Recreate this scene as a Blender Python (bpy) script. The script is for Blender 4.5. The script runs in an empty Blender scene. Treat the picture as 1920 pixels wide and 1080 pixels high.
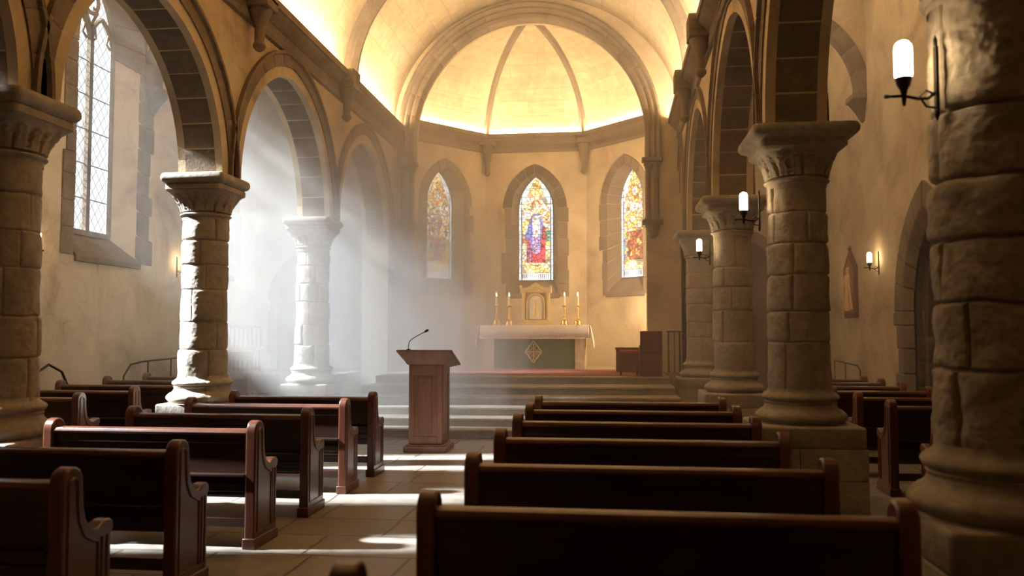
import bpy, bmesh, math, random
from mathutils import Vector, Matrix, noise
PI = math.pi
sc = bpy.context.scene
C = sc.collection
# ------------------------------------------------------------------ camera
cd = bpy.data.cameras.new('camera'); cam = bpy.data.objects.new('camera', cd); C.objects.link(cam)
cam.location = (0, 0, 1.7)
cam.rotation_euler = (math.radians(90 + 3.1), 0, math.radians(6.8))
cd.sensor_width = 36; cd.lens = 1550 / 1920 * 36
cd.clip_start = .05; cd.clip_end = 200
cd.dof.use_dof = True; cd.dof.focus_distance = 12.5; cd.dof.aperture_fstop = 1.8
sc.camera = cam
# ------------------------------------------------------------------ world, sun, exposure
w = bpy.data.worlds.new('world'); sc.world = w; w.use_nodes = True
w.node_tree.nodes['Background'].inputs[0].default_value = (.86, .93, 1, 1)
w.node_tree.nodes['Background'].inputs[1].default_value = .62
sun = bpy.data.lights.new('sun', 'SUN'); so = bpy.data.objects.new('sun', sun); C.objects.link(so)
sun.energy = 42; sun.color = (.90, .95, 1.0); sun.angle = math.radians(3.2)
so.rotation_euler = Vector((1, .15, -.84)).to_track_quat('-Z', 'Y').to_euler()
def strip(p0, p1, power, name, up=(0, 0, 1), width=.05, col=(1, .76, .45)):     # strip-shaped area light: cornice cove LEDs and the added unseen fills
    p0 = Vector(p0); p1 = Vector(p1); l = bpy.data.lights.new(name, 'AREA'); l.shape = 'RECTANGLE'
    l.size = (p1 - p0).length; l.size_y = width; l.energy = power; l.color = col
    o = bpy.data.objects.new(name, l); C.objects.link(o); o.location = (p0 + p1) / 2
    z = -Vector(up).normalized(); x = (p1 - p0).normalized(); y = z.cross(x).normalized(); x = y.cross(z)
    o.rotation_euler = Matrix((x, y, z)).transposed().to_euler()
    return o
COVE = 300
XC, HW = -1.7, 3.25                      # nave centre line and half width between the wall faces
strip((XC - 3.10, 4.5, 6.45), (XC - 3.10, 18.4, 6.45), COVE * 1.45, 'cove_strip', (-.15, 0, 1))
strip((XC + 3.10, 4.5, 6.45), (XC + 3.10, 18.4, 6.45), COVE * 1.45, 'cove_strip', (.15, 0, 1))
AP = [(-4.95, 18.95), (-4.95, 20.18), (-3.35, 22.0), (-.62, 22.0), (1.25, 20.18), (1.25, 18.95)]
APC = Vector((-1.85, 18.9))
for i in range(5):
    a = Vector(AP[i]); b = Vector(AP[i + 1]); m = (a + b) / 2; d = (b - a).normalized(); n = Vector((d.y, -d.x))
    a2 = a + n * .15 + d * .12; b2 = b + n * .15 - d * .12
    strip((a2.x, a2.y, 7.05), (b2.x, b2.y, 7.05), COVE * .105 * (b - a).length, 'cove_strip', (-n.x * .25, -n.y * .25, 1))
strip((2.75, 8.5, 8.2), (2.75, 18.5, 8.2), 95, 'aisle_fill', (.8, 0, -1), .08, (1, .72, .40))  # unseen fill light added to brighten the right aisle wall
strip((-6.1, 6, 8.2), (-6.1, 15, 8.2), 90, 'aisle_fill', (-.8, 0, -1), .08, (1, .72, .40))  # added fill without a fitting, warms the left aisle wall
for sg in (-1, 1):     # unseen upright fill lights added behind the chancel arch to brighten the apse walls
    strip((-1.85 + sg * 2.92, 19.06, 1.4), (-1.85 + sg * 2.92, 19.06, 5.6), 100, 'apse_fill', (-sg * .55, 1, 0), .08, (1, .74, .42))
sc.view_settings.view_transform = 'Standard'; sc.view_settings.look = 'None'
sc.view_settings.gamma = 1; sc.view_settings.use_curve_mapping = False
sc.view_settings.exposure = 0.8
cy = sc.cycles
cy.use_denoising = True
try: cy.denoiser = 'OPENIMAGEDENOISE'
except Exception: pass
cy.max_bounces = 8; cy.diffuse_bounces = 4; cy.glossy_bounces = 3; cy.transmission_bounces = 4; cy.volume_bounces = 1; cy.transparent_max_bounces = 8
cy.sample_clamp_indirect = 6; cy.caustics_reflective = False; cy.caustics_refractive = False
cy.use_adaptive_sampling = True; cy.adaptive_threshold = .03

# ------------------------------------------------------------------ materials
def mat(name):
    m = bpy.data.materials.new(name); m.use_nodes = True; nt = m.node_tree
    return m, nt, nt.nodes['Principled BSDF']
def N(nt, t, **k):
    n = nt.nodes.new(t)
    for a, b in k.items():
        if a in n.inputs: n.inputs[a].default_value = b
        else: setattr(n, a, b)
    return n
def ramp(nt, src, stops):
    r = nt.nodes.new('ShaderNodeValToRGB'); e = r.color_ramp.elements
    while len(e) < len(stops): e.new(.5)
    for x, (p, c) in zip(e, stops): x.position = p; x.color = (*c, 1)
    nt.links.new(src, r.inputs[0]); return r
def rough_mat(name, stops, scale=2.5, rough=.85, bump=.3, bscale=14, stretch=(1, 1, 1), bdist=.02, spec=.3, coat=0, cells=0):
    m, nt, p = mat(name); L = nt.links.new
    tc = N(nt, 'ShaderNodeTexCoord'); mp = N(nt, 'ShaderNodeMapping'); mp.inputs['Scale'].default_value = stretch
    L(tc.outputs['Object'], mp.inputs[0])
    n1 = N(nt, 'ShaderNodeTexNoise', Scale=scale, Detail=6, Roughness=.6); L(mp.outputs[0], n1.inputs['Vector'])
    r = ramp(nt, n1.outputs[0], stops); col = r.outputs[0]
    n2 = N(nt, 'ShaderNodeTexNoise', Scale=bscale, Detail=8, Roughness=.65); L(mp.outputs[0], n2.inputs['Vector'])
    mx = N(nt, 'ShaderNodeMix', data_type='RGBA', blend_type='MULTIPLY'); mx.inputs[0].default_value = .55
    r2 = ramp(nt, n2.outputs[0], [(.3, (.62, .62, .62)), (.65, (1.15, 1.15, 1.15))])
    L(col, mx.inputs[6]); L(r2.outputs[0], mx.inputs[7]); L(mx.outputs[2], p.inputs['Base Color'])
    b = N(nt, 'ShaderNodeBump', Strength=bump, Distance=bdist); L(n2.outputs[0], b.inputs['Height']); L(b.outputs[0], p.inputs['Normal'])
    p.inputs['Roughness'].default_value = rough; p.inputs['Specular IOR Level'].default_value = spec
    if coat: p.inputs['Coat Weight'].default_value = coat; p.inputs['Coat Roughness'].default_value = .22
    return m
def flat(name, c, rough=.6, metal=0, spec=.4):
    m, nt, p = mat(name); p.inputs['Base Color'].default_value = (*c, 1); p.inputs['Roughness'].default_value = rough
    p.inputs['Metallic'].default_value = metal; p.inputs['Specular IOR Level'].default_value = spec; return m
def emis(name, c, s):
    m, nt, p = mat(name); p.inputs['Base Color'].default_value = (*c, 1); p.inputs['Emission Color'].default_value = (*c, 1); p.inputs['Emission Strength'].default_value = s
    return m
M = {}
M['stone'] = rough_mat('pillar_stone', [(.25, (.25, .205, .16)), (.5, (.36, .305, .245)), (.75, (.46, .40, .33))], 2.2, .85, .55, 16)
M['dressed'] = rough_mat('dressed_stone', [(.25, (.13, .092, .060)), (.5, (.195, .143, .097)), (.75, (.27, .205, .143))], 1.6, .88, .4, 18)
M['pale_stone'] = rough_mat('vault_stone', [(.3, (.50, .39, .25)), (.5, (.60, .48, .32)), (.7, (.68, .56, .39))], 1.1, .9, .3, 9)
M['step'] = rough_mat('step_stone', [(.3, (.30, .25, .19)), (.7, (.44, .38, .30))], 1.8, .6, .3, 14)
M['wood'] = rough_mat('pew_wood', [(.3, (.060, .018, .009)), (.5, (.115, .034, .016)), (.72, (.18, .058, .027))], 3, .34, .12, 22, (1, 1, .18), .006, .5, .35)
M['wood_x'] = rough_mat('pew_plank_wood', [(.3, (.024, .009, .006)), (.5, (.042, .015, .009)), (.72, (.07, .026, .014))], 3, .36, .12, 22, (.15, 1, 1), .006, .5, .3)
M['lectern'] = rough_mat('lectern_wood', [(.3, (.20, .085, .04)), (.5, (.27, .12, .06)), (.72, (.35, .165, .085))], 4, .45, .1, 22, (1, 1, .12), .004, .5)
M['redwood'] = rough_mat('chair_wood', [(.3, (.11, .028, .014)), (.7, (.20, .055, .028))], 3, .45, .1, 20, (1, 1, .15), .004)
M['iron'] = flat('wrought_iron', (.035, .028, .022), .5, .7)
M['brass'] = flat('brass', (.75, .50, .18), .3, 1)
M['goldstone'] = rough_mat('tabernacle_stone', [(.3, (.62, .45, .22)), (.7, (.78, .60, .33))], 4, .5, .1, 20)
M['lead'] = flat('window_lead', (.16, .17, .17), .6)
M['cloth'] = flat('altar_linen', (.80, .73, .66), .9)
M['green'] = rough_mat('green_frontal_cloth', [(.3, (.07, .11, .035)), (.7, (.11, .15, .05))], 5, .85, .1, 60)
M['goldthread'] = flat('gold_thread', (.62, .42, .14), .5, .3)
M['cushion'] = flat('red_cushion', (.45, .08, .04), .8)
M['candle'] = flat('candle_wax', (.85, .78, .62), .5)
M['flame'] = emis('flame', (1, .74, .38), 25)
M['lamp'] = emis('lamp_glass', (1, .74, .42), 22)
M['black'] = flat('black_metal', (.02, .02, .02), .4, .5)
M['carpet'] = rough_mat('red_carpet', [(.3, (.30, .10, .075)), (.7, (.40, .15, .11))], 5, .95, .2, 80)
M['table'] = flat('desk_top_wood', (.62, .40, .20), .5)
def plaster():
    m, nt, p = mat('old_plaster'); L = nt.links.new
    tc = N(nt, 'ShaderNodeTexCoord')
    n1 = N(nt, 'ShaderNodeTexNoise', Scale=.9, Detail=9, Roughness=.62, Distortion=.6); L(tc.outputs['Object'], n1.inputs['Vector'])
    r = ramp(nt, n1.outputs[0], [(.28, (.31, .22, .135)), (.42, (.47, .355, .23)), (.55, (.57, .445, .29)), (.72, (.66, .53, .36))])
    v = N(nt, 'ShaderNodeTexVoronoi', feature='DISTANCE_TO_EDGE', Scale=1.7)
    n3 = N(nt, 'ShaderNodeTexNoise', Scale=3.2, Detail=4); L(tc.outputs['Object'], n3.inputs['Vector'])
    ad = N(nt, 'ShaderNodeMix', data_type='RGBA', blend_type='LINEAR_LIGHT'); ad.inputs[0].default_value = .18
    L(tc.outputs['Object'], ad.inputs[6]); L(n3.outputs['Color'], ad.inputs[7]); L(ad.outputs[2], v.inputs['Vector'])
    cr = ramp(nt, v.outputs[0], [(0, (.86, .86, .86)), (.03, (1, 1, 1))])
    msk = ramp(nt, n1.outputs[0], [(.40, (1, 1, 1)), (.56, (0, 0, 0))])
    mx = N(nt, 'ShaderNodeMix', data_type='RGBA', blend_type='MULTIPLY'); L(msk.outputs[0], mx.inputs[0]); L(r.outputs[0], mx.inputs[6]); L(cr.outputs[0], mx.inputs[7])
    L(mx.outputs[2], p.inputs['Base Color']); p.inputs['Roughness'].default_value = .92; p.inputs['Specular IOR Level'].default_value = .2
    n2 = N(nt, 'ShaderNodeTexNoise', Scale=9, Detail=8, Roughness=.6); L(tc.outputs['Object'], n2.inputs['Vector'])
    b = N(nt, 'ShaderNodeBump', Strength=.35, Distance=.03); L(n2.outputs[0], b.inputs['Height'])
    b2 = N(nt, 'ShaderNodeBump', Strength=.3, Distance=.03); L(cr.outputs[0], b2.inputs['Height']); L(b.outputs[0], b2.inputs['Normal']); L(b2.outputs[0], p.inputs['Normal'])
    return m
M['plaster'] = plaster()
def brickmat(name, c1, c2, mortar, bw, bh, msize, rough, bump, plane='XY', spec=.4, off=.5):
    m, nt, p = mat(name); L = nt.links.new
    tc = N(nt, 'ShaderNodeTexCoord'); mp = N(nt, 'ShaderNodeMapping'); L(tc.outputs['Object' if plane != 'UV' else 'UV'], mp.inputs[0])
    nz = N(nt, 'ShaderNodeTexNoise', Scale=2.0, Detail=3); L(tc.outputs['Object'], nz.inputs['Vector'])
    ad = N(nt, 'ShaderNodeMix', data_type='RGBA', blend_type='LINEAR_LIGHT'); ad.inputs[0].default_value = .035; L(mp.outputs[0], ad.inputs[6]); L(nz.outputs['Color'], ad.inputs[7])
    bt = N(nt, 'ShaderNodeTexBrick', Scale=1.0); bt.offset = off; bt.squash = .8; bt.squash_frequency = 3
    bt.inputs['Color1'].default_value = (*c1, 1); bt.inputs['Color2'].default_value = (*c2, 1); bt.inputs['Mortar'].default_value = (*mortar, 1)
    bt.inputs['Mortar Size'].default_value = msize; bt.inputs['Mortar Smooth'].default_value = .4; bt.inputs['Brick Width'].default_value = bw; bt.inputs['Row Height'].default_value = bh; bt.inputs['Bias'].default_value = 0
    L(ad.outputs[2], bt.inputs['Vector'])
    n2 = N(nt, 'ShaderNodeTexNoise', Scale=5, Detail=7, Roughness=.6); L(tc.outputs['Object'], n2.inputs['Vector'])
    r2 = ramp(nt, n2.outputs[0], [(.3, (.65, .65, .65)), (.7, (1.2, 1.2, 1.2))])
    mx = N(nt, 'ShaderNodeMix', data_type='RGBA', blend_type='MULTIPLY'); mx.inputs[0].default_value = .7; L(bt.outputs['Color'], mx.inputs[6]); L(r2.outputs[0], mx.inputs[7])
    L(mx.outputs[2], p.inputs['Base Color'])
    rr = ramp(nt, n2.outputs[0], [(.3, (rough - .12,) * 3), (.7, (rough + .15,) * 3)]); L(rr.outputs[0], p.inputs['Roughness'])
    b = N(nt, 'ShaderNodeBump', Strength=bump, Distance=.02); b.invert = True; L(bt.outputs['Fac'], b.inputs['Height'])
    b2 = N(nt, 'ShaderNodeBump', Strength=.25, Distance=.015); L(n2.outputs[0], b2.inputs['Height']); L(b.outputs[0], b2.inputs['Normal']); L(b2.outputs[0], p.inputs['Normal'])
    p.inputs['Specular IOR Level'].default_value = spec
    return m
M['floor'] = brickmat('flagstone_floor', (.24, .205, .165), (.32, .275, .225), (.12, .10, .08), .95, .62, .014, .42, .5)
M['vault'] = brickmat('vault_ashlar', (.62, .50, .33), (.55, .43, .27), (.44, .34, .21), .9, .42, .008, .85, .3, 'UV', .2)
def pane_mat():
    m, nt, p = mat('pale_window_glass'); L = nt.links.new
    nt.nodes.remove(p); out = nt.nodes['Material Output']
    t = N(nt, 'ShaderNodeBsdfTransparent'); t.inputs[0].default_value = (.93, .96, .97, 1)
    e = N(nt, 'ShaderNodeEmission'); e.inputs[0].default_value = (.93, .97, 1, 1); e.inputs[1].default_value = 1.2  # emission stands in for daylight scattered by the pane
    mx = N(nt, 'ShaderNodeMixShader'); mx.inputs[0].default_value = .2; L(t.outputs[0], mx.inputs[1]); L(e.outputs[0], mx.inputs[2]); L(mx.outputs[0], out.inputs[0])
    return m
M['pane'] = pane_mat()
def stained_mat():
    m, nt, p = mat('stained_glass'); L = nt.links.new
    a = N(nt, 'ShaderNodeAttribute'); a.attribute_name = 'glass_colour'
    L(a.outputs['Color'], p.inputs['Base Color']); L(a.outputs['Color'], p.inputs['Emission Color']); p.inputs['Emission Strength'].default_value = .85  # glow put into the glass in place of daylight from behind
    p.inputs['Roughness'].default_value = .3
    return m
M['stained'] = stained_mat()

# ------------------------------------------------------------------ mesh helpers
def tagp(o, label=None, cat=None, group=None, kind=None):
    if label: o['label'] = label
    if cat: o['category'] = cat
    if group: o['group'] = group
    if kind: o['kind'] = kind
    return o
def empty(name, loc=(0, 0, 0), rz=0, label=None, cat=None, group=None):
    o = bpy.data.objects.new(name, None); C.objects.link(o); o.location = loc; o.rotation_euler = (0, 0, rz); o.empty_display_size = .1
    return tagp(o, label, cat, group)
class MB:
    def __init__(s): s.v = []; s.f = []; s.uv = None
    def add(s, vs, fs):
        k = len(s.v); s.v += [tuple(q) for q in vs]; s.f += [tuple(i + k for i in f) for f in fs]; return s
    def box(s, x0, x1, y0, y1, z0, z1, skew=None):
        vs = [(x, y, z) for z in (z0, z1) for y in (y0, y1) for x in (x0, x1)]
        return s.add(vs, [(0, 2, 3, 1), (4, 5, 7, 6), (0, 1, 5, 4), (2, 6, 7, 3), (0, 4, 6, 2), (1, 3, 7, 5)])
    def hexa(s, p): # 8 points, same order as box
        return s.add(p, [(0, 2, 3, 1), (4, 5, 7, 6), (0, 1, 5, 4), (2, 6, 7, 3), (0, 4, 6, 2), (1, 3, 7, 5)])
    def loft(s, loops, close=True, caps=True):
        n = len(loops[0]); vs = [p for l in loops for p in l]; fs = []
        for i in range(len(loops) - 1):
            for j in range(n if close else n - 1):
                k = (j + 1) % n; fs.append((i * n + j, i * n + k, (i + 1) * n + k, (i + 1) * n + j))
        if caps: fs.append(tuple(range(n))[::-1]); fs.append(tuple(range((len(loops) - 1) * n, len(loops) * n)))
        return s.add(vs, fs)
    def lathe(s, prof, cx=0, cy=0, n=24, caps=True):
        return s.loft([[(cx + r * math.cos(2 * PI * j / n), cy + r * math.sin(2 * PI * j / n), z) for j in range(n)] for r, z in prof], True, caps)
    def tube(s, pts, r, n=8, caps=True, closed=False):
        pts = [Vector(p) for p in pts]; loops = []; m = len(pts)
        up = None
        for i, p in enumerate(pts):
            if closed: t = (pts[(i + 1) % m] - pts[i - 1]).normalized()
            else: t = (pts[min(i + 1, m - 1)] - pts[max(i - 1, 0)]).normalized()
            if up is None:
                up = Vector((0, 0, 1)) if abs(t.z) < .9 else Vector((1, 0, 0))
            a = t.cross(up).normalized(); b = a.cross(t).normalized(); up = b
            rr = r[i] if isinstance(r, (list, tuple)) else r
            loops.append([p + (a * math.cos(2 * PI * j / n) + b * math.sin(2 * PI * j / n)) * rr for j in range(n)])
        if closed: loops.append(loops[0]); caps = False
        return s.loft(loops, True, caps)
    def prism(s, poly, y0, y1, axis='y'): # poly of (a,b): axis y -> (a,y,b); x -> (x,a,b)
        if axis == 'y': l = [[(a, y, b) for a, b in poly] for y in (y0, y1)]
        elif axis == 'x': l = [[(y, a, b) for a, b in poly] for y in (y0, y1)]
        else: l = [[(a, b, y) for a, b in poly] for y in (y0, y1)]
        return s.loft(l)
    def build(s, name, m, parent=None, bevel=0, smooth=True, seg=2, loc=None):
        me = bpy.data.meshes.new(name); me.from_pydata(s.v, [], s.f)
        b = bmesh.new(); b.from_mesh(me); bmesh.ops.recalc_face_normals(b, faces=b.faces); b.to_mesh(me); b.free()
        me.materials.append(m); me.update()
        if smooth: me.shade_smooth(); me.set_sharp_from_angle(angle=math.radians(38))
        o = bpy.data.objects.new(name, me); C.objects.link(o)
        if parent: o.parent = parent
        if loc: o.location = loc
        if bevel:
            md = o.modifiers.new('bevel', 'BEVEL'); md.width = bevel; md.segments = seg; md.limit_method = 'ANGLE'; md.angle_limit = math.radians(40)
            md.harden_normals = False
        return o
def struct(o): o['kind'] = 'structure'; return o
def copy_tree(o, parent=None):
    c = o.copy(); C.objects.link(c); c.parent = parent
    for ch in list(o.children): copy_tree(ch, c)
    return c
class Frame:                                        # wall frame: s along the wall, n into the wall, z up
    def __init__(s, o, sd, nd): s.o = Vector(o); s.s = Vector(sd).normalized(); s.n = Vector(nd).normalized()
    def __call__(s, a, n, z): q = s.o + s.s * a + s.n * n; return (q.x, q.y, z)
def arch_pts(c, a, sp, rise, off=0, n=14):
    R = (a * a + rise * rise) / (2 * a); d = R - a; R2 = R + off; phi = math.acos(max(-1, min(1, d / R2)))
    L = [(c + d - R2 * math.cos(phi * i / n), sp + R2 * math.sin(phi * i / n)) for i in range(n + 1)]
    return L + [(2 * c - x, z) for x, z in L[:-1][::-1]]
def wall(mb, fr, s0, s1, z0, z1, ops, th, ends=True):
    ops = sorted(ops, key=lambda o: o['c']); cur = s0
    def q(a, b, c, d): mb.add([a, b, c, d], [(0, 1, 2, 3)])
    for n in (0, th):
        cur = s0
        for o in ops:
            bk = o.get('back') if n else None
            g = dict(o); g.update(bk or {})
            A = arch_pts(g['c'], g['a'], g['sp'], g['rise'])
            l = g['c'] - g['a']; r = g['c'] + g['a']
            if l > cur + 1e-5: q(fr(cur, n, z0), fr(l, n, z0), fr(l, n, z1), fr(cur, n, z1))
            for (x0, h0), (x1, h1) in zip(A, A[1:]): q(fr(x0, n, h0), fr(x1, n, h1), fr(x1, n, z1), fr(x0, n, z1))
            if g['sill'] > z0 + 1e-5: q(fr(l, n, z0), fr(r, n, z0), fr(r, n, g['sill']), fr(l, n, g['sill']))
            cur = r
        if s1 > cur + 1e-5: q(fr(cur, n, z0), fr(s1, n, z0), fr(s1, n, z1), fr(cur, n, z1))
    for o in ops:
        g = dict(o); g.update(o.get('back') or {})
        P = [(o['c'] - o['a'], o['sill'])] + arch_pts(o['c'], o['a'], o['sp'], o['rise']) + [(o['c'] + o['a'], o['sill'])]
        Q = [(g['c'] - g['a'], g['sill'])] + arch_pts(g['c'], g['a'], g['sp'], g['rise']) + [(g['c'] + g['a'], g['sill'])]
        m = len(P)
        for i in range(m if o['sill'] > z0 + 1e-5 else m - 1):
            j = (i + 1) % m; q(fr(P[i][0], 0, P[i][1]), fr(P[j][0], 0, P[j][1]), fr(Q[j][0], th, Q[j][1]), fr(Q[i][0], th, Q[i][1]))
    if ends:
        q(fr(s0, 0, z0), fr(s0, th, z0), fr(s0, th, z1), fr(s0, 0, z1)); q(fr(s1, 0, z0), fr(s1, th, z0), fr(s1, th, z1), fr(s1, 0, z1))
        q(fr(s0, 0, z1), fr(s1, 0, z1), fr(s1, th, z1), fr(s0, th, z1))
def ring(mb, fr, c, a, sp, rise, prof, zb=None, block=.36, g=.007, sides=True):
    """moulded stone arch: prof = closed loop of (r outward, n depth); joints cut as small grooves"""
    R = (a * a + rise * rise) / (2 * a); phi = math.acos((R - a) / R)
    cr = sum(p[0] for p in prof) / len(prof); cn = sum(p[1] for p in prof) / len(prof)
    st = []  # stations (kind, value)
    nb = max(3, round(R * phi / block)); sub = 4
    def emit(kind, v, gr): st.append((kind, v, gr))
    if zb is not None and zb < sp - .01:
        nj = max(1, round((sp - zb) / block))
        for i in range(nj):
            z = zb + (sp - zb) * i / nj
            if i: emit('L', z - .012, 0); emit('L', z, 1); emit('L', z + .012, 0)
            else: emit('L', z, 0)
    dth = .012 / R
    for i in range(nb):
        t = phi * i / nb
        if i: emit('A', t - dth, 0)
        emit('A', t, 1 if (i or zb is not None) else 0); emit('A', t + dth, 0)
        for k in range(1, sub): emit('A', phi * (i + k / sub) / nb, 0)
    emit('A', phi, 0)
    def pt(k, v, r, side):
        if k == 'L': x, z = c - a - r, v
        else: x, z = c + (R - a) - (R + r) * math.cos(v), sp + (R + r) * math.sin(v)
        if k == 'A' and x > c - 1e-6: x = c
        return (x if side < 0 else 2 * c - x, z)
    # exact apex: intersect offset arc with centre line
    def apex(r): return sp + math.sqrt((R + r) ** 2 - (R - a) ** 2)
    loops = []
    for side in (-1, 1):
        seq = st if side < 0 else st[::-1][1:]
        for k, v, gr in seq:
            lp = []
            for r, n in prof:
                if gr: r2 = r + (cr - r) * 0 + (g if r < cr else -g); n2 = n + (g if n < cn else -g)
                else: r2, n2 = r, n
                if k == 'A' and v >= phi - 1e-9: x, z = c, apex(r2)
                else: x, z = pt(k, v, r2, side)
                lp.append(fr(x, n2, z))
            loops.append(lp)
    mb.loft(loops)
def quoins(mb, fr, o, wid, proud, depth, rnd, arch_w=.3, block=.36, sillz=None):
    """dressed stones framing an opening, running into the splayed reveal"""
    g = dict(o); g.update(o.get('back') or {})
    zb = sillz if sillz is not None else o['sill']
    for side in (-1, 1):
        z = zb
        while z < o['sp'] - .01:
            h = min(rnd.uniform(.8, 1.2) * block, o['sp'] - z)
            if o['sp'] - z - h < .12: h = o['sp'] - z
            ww = wid * rnd.choice((.72, .85, 1.15, 1.3)); gp = .006
            f1 = (z - o['sill']) / (o['sp'] - o['sill']); f2 = (z + h - o['sill']) / (o['sp'] - o['sill'])
            zz = lambda f: g['sill'] + f * (g['sp'] - g['sill'])
            pr = proud * rnd.uniform(.7, 1.2)
            so_, si, sb = o['c'] + side * (o['a'] + ww), o['c'] + side * (o['a'] - .008), o['c'] + side * (g['a'] - .008)
            mb.hexa([fr(so_, -pr, z + gp), fr(si, -pr, z + gp), fr(so_, depth, z + gp), fr(sb, depth, zz(f1) + gp if o.get('back') else z + gp),
                     fr(so_, -pr, z + h - gp), fr(si, -pr, z + h - gp), fr(so_, depth, z + h - gp), fr(sb, depth, zz(f2) - gp if o.get('back') else z + h - gp)])
            z += h
    nb = 5; sub = 3; n = nb * sub
    A = arch_pts(o['c'], o['a'] , o['sp'], o['rise'], -.008, n); B = arch_pts(o['c'], o['a'], o['sp'], o['rise'], arch_w, n); G = arch_pts(g['c'], g['a'], g['sp'], g['rise'], -.008, n)
    for i in range(2 * nb):
        a0, a1 = i * sub, (i + 1) * sub
        loops = []
        for j in range(a0, a1 + 1):
            e = .004 * (1 if j == a0 else -1 if j == a1 else 0)
            def sh(P):
                k = min(max(j, 0), len(P) - 1); x, z = P[k]
                if e > 0: x2, z2 = P[k + 1]
                elif e < 0: x2, z2 = P[k - 1]
                else: return x, z
                d = math.hypot(x2 - x, z2 - z); return x + (x2 - x) * .006 / d, z + (z2 - z) * .006 / d
            a_, b_, g_ = sh(A), sh(B), sh(G)
            loops.append([fr(b_[0], -proud, b_[1]), fr(a_[0], -proud, a_[1]), fr(g_[0], depth, g_[1]), fr(b_[0], depth, b_[1])])
        mb.loft(loops)
rnd = random.Random(5)

# ------------------------------------------------------------------ floor, ceilings, outer walls
XL, XR, YB, YE = -8.6, 4.8, -2.5, 19.2
X1, X2 = XC - HW, XC + HW
b = MB().box(XL - .6, XR + .6, YB - .3, 22.6, -.2, 0); struct(b.build('floor', M['floor'], smooth=False))
def win(cy, kind='side'):
    return dict(c=cy, a=.98, sill=2.95, sp=6.45, rise=1.70, back=dict(c=cy - .16, a=.67, sill=3.40, sp=6.70, rise=1.30))
def narrow(y): return dict(c=y, a=.5, sill=2.95, sp=6.1, rise=1.2, back=dict(c=y, a=.30, sill=3.40, sp=6.30, rise=.8))  # unseen windows, shaped narrow for thin sun stripes on the nave floor
side_w = [narrow(5.7), narrow(7.5), win(9.9), win(13.3), win(17.1)]
frL = Frame((XL, 0, 0), (0, 1, 0), (-1, 0, 0))
b = MB(); wall(b, frL, YB, YE, 0, 8.7, side_w, .42); wall_left = struct(b.build('wall_left', M['plaster'], smooth=False))
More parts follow.
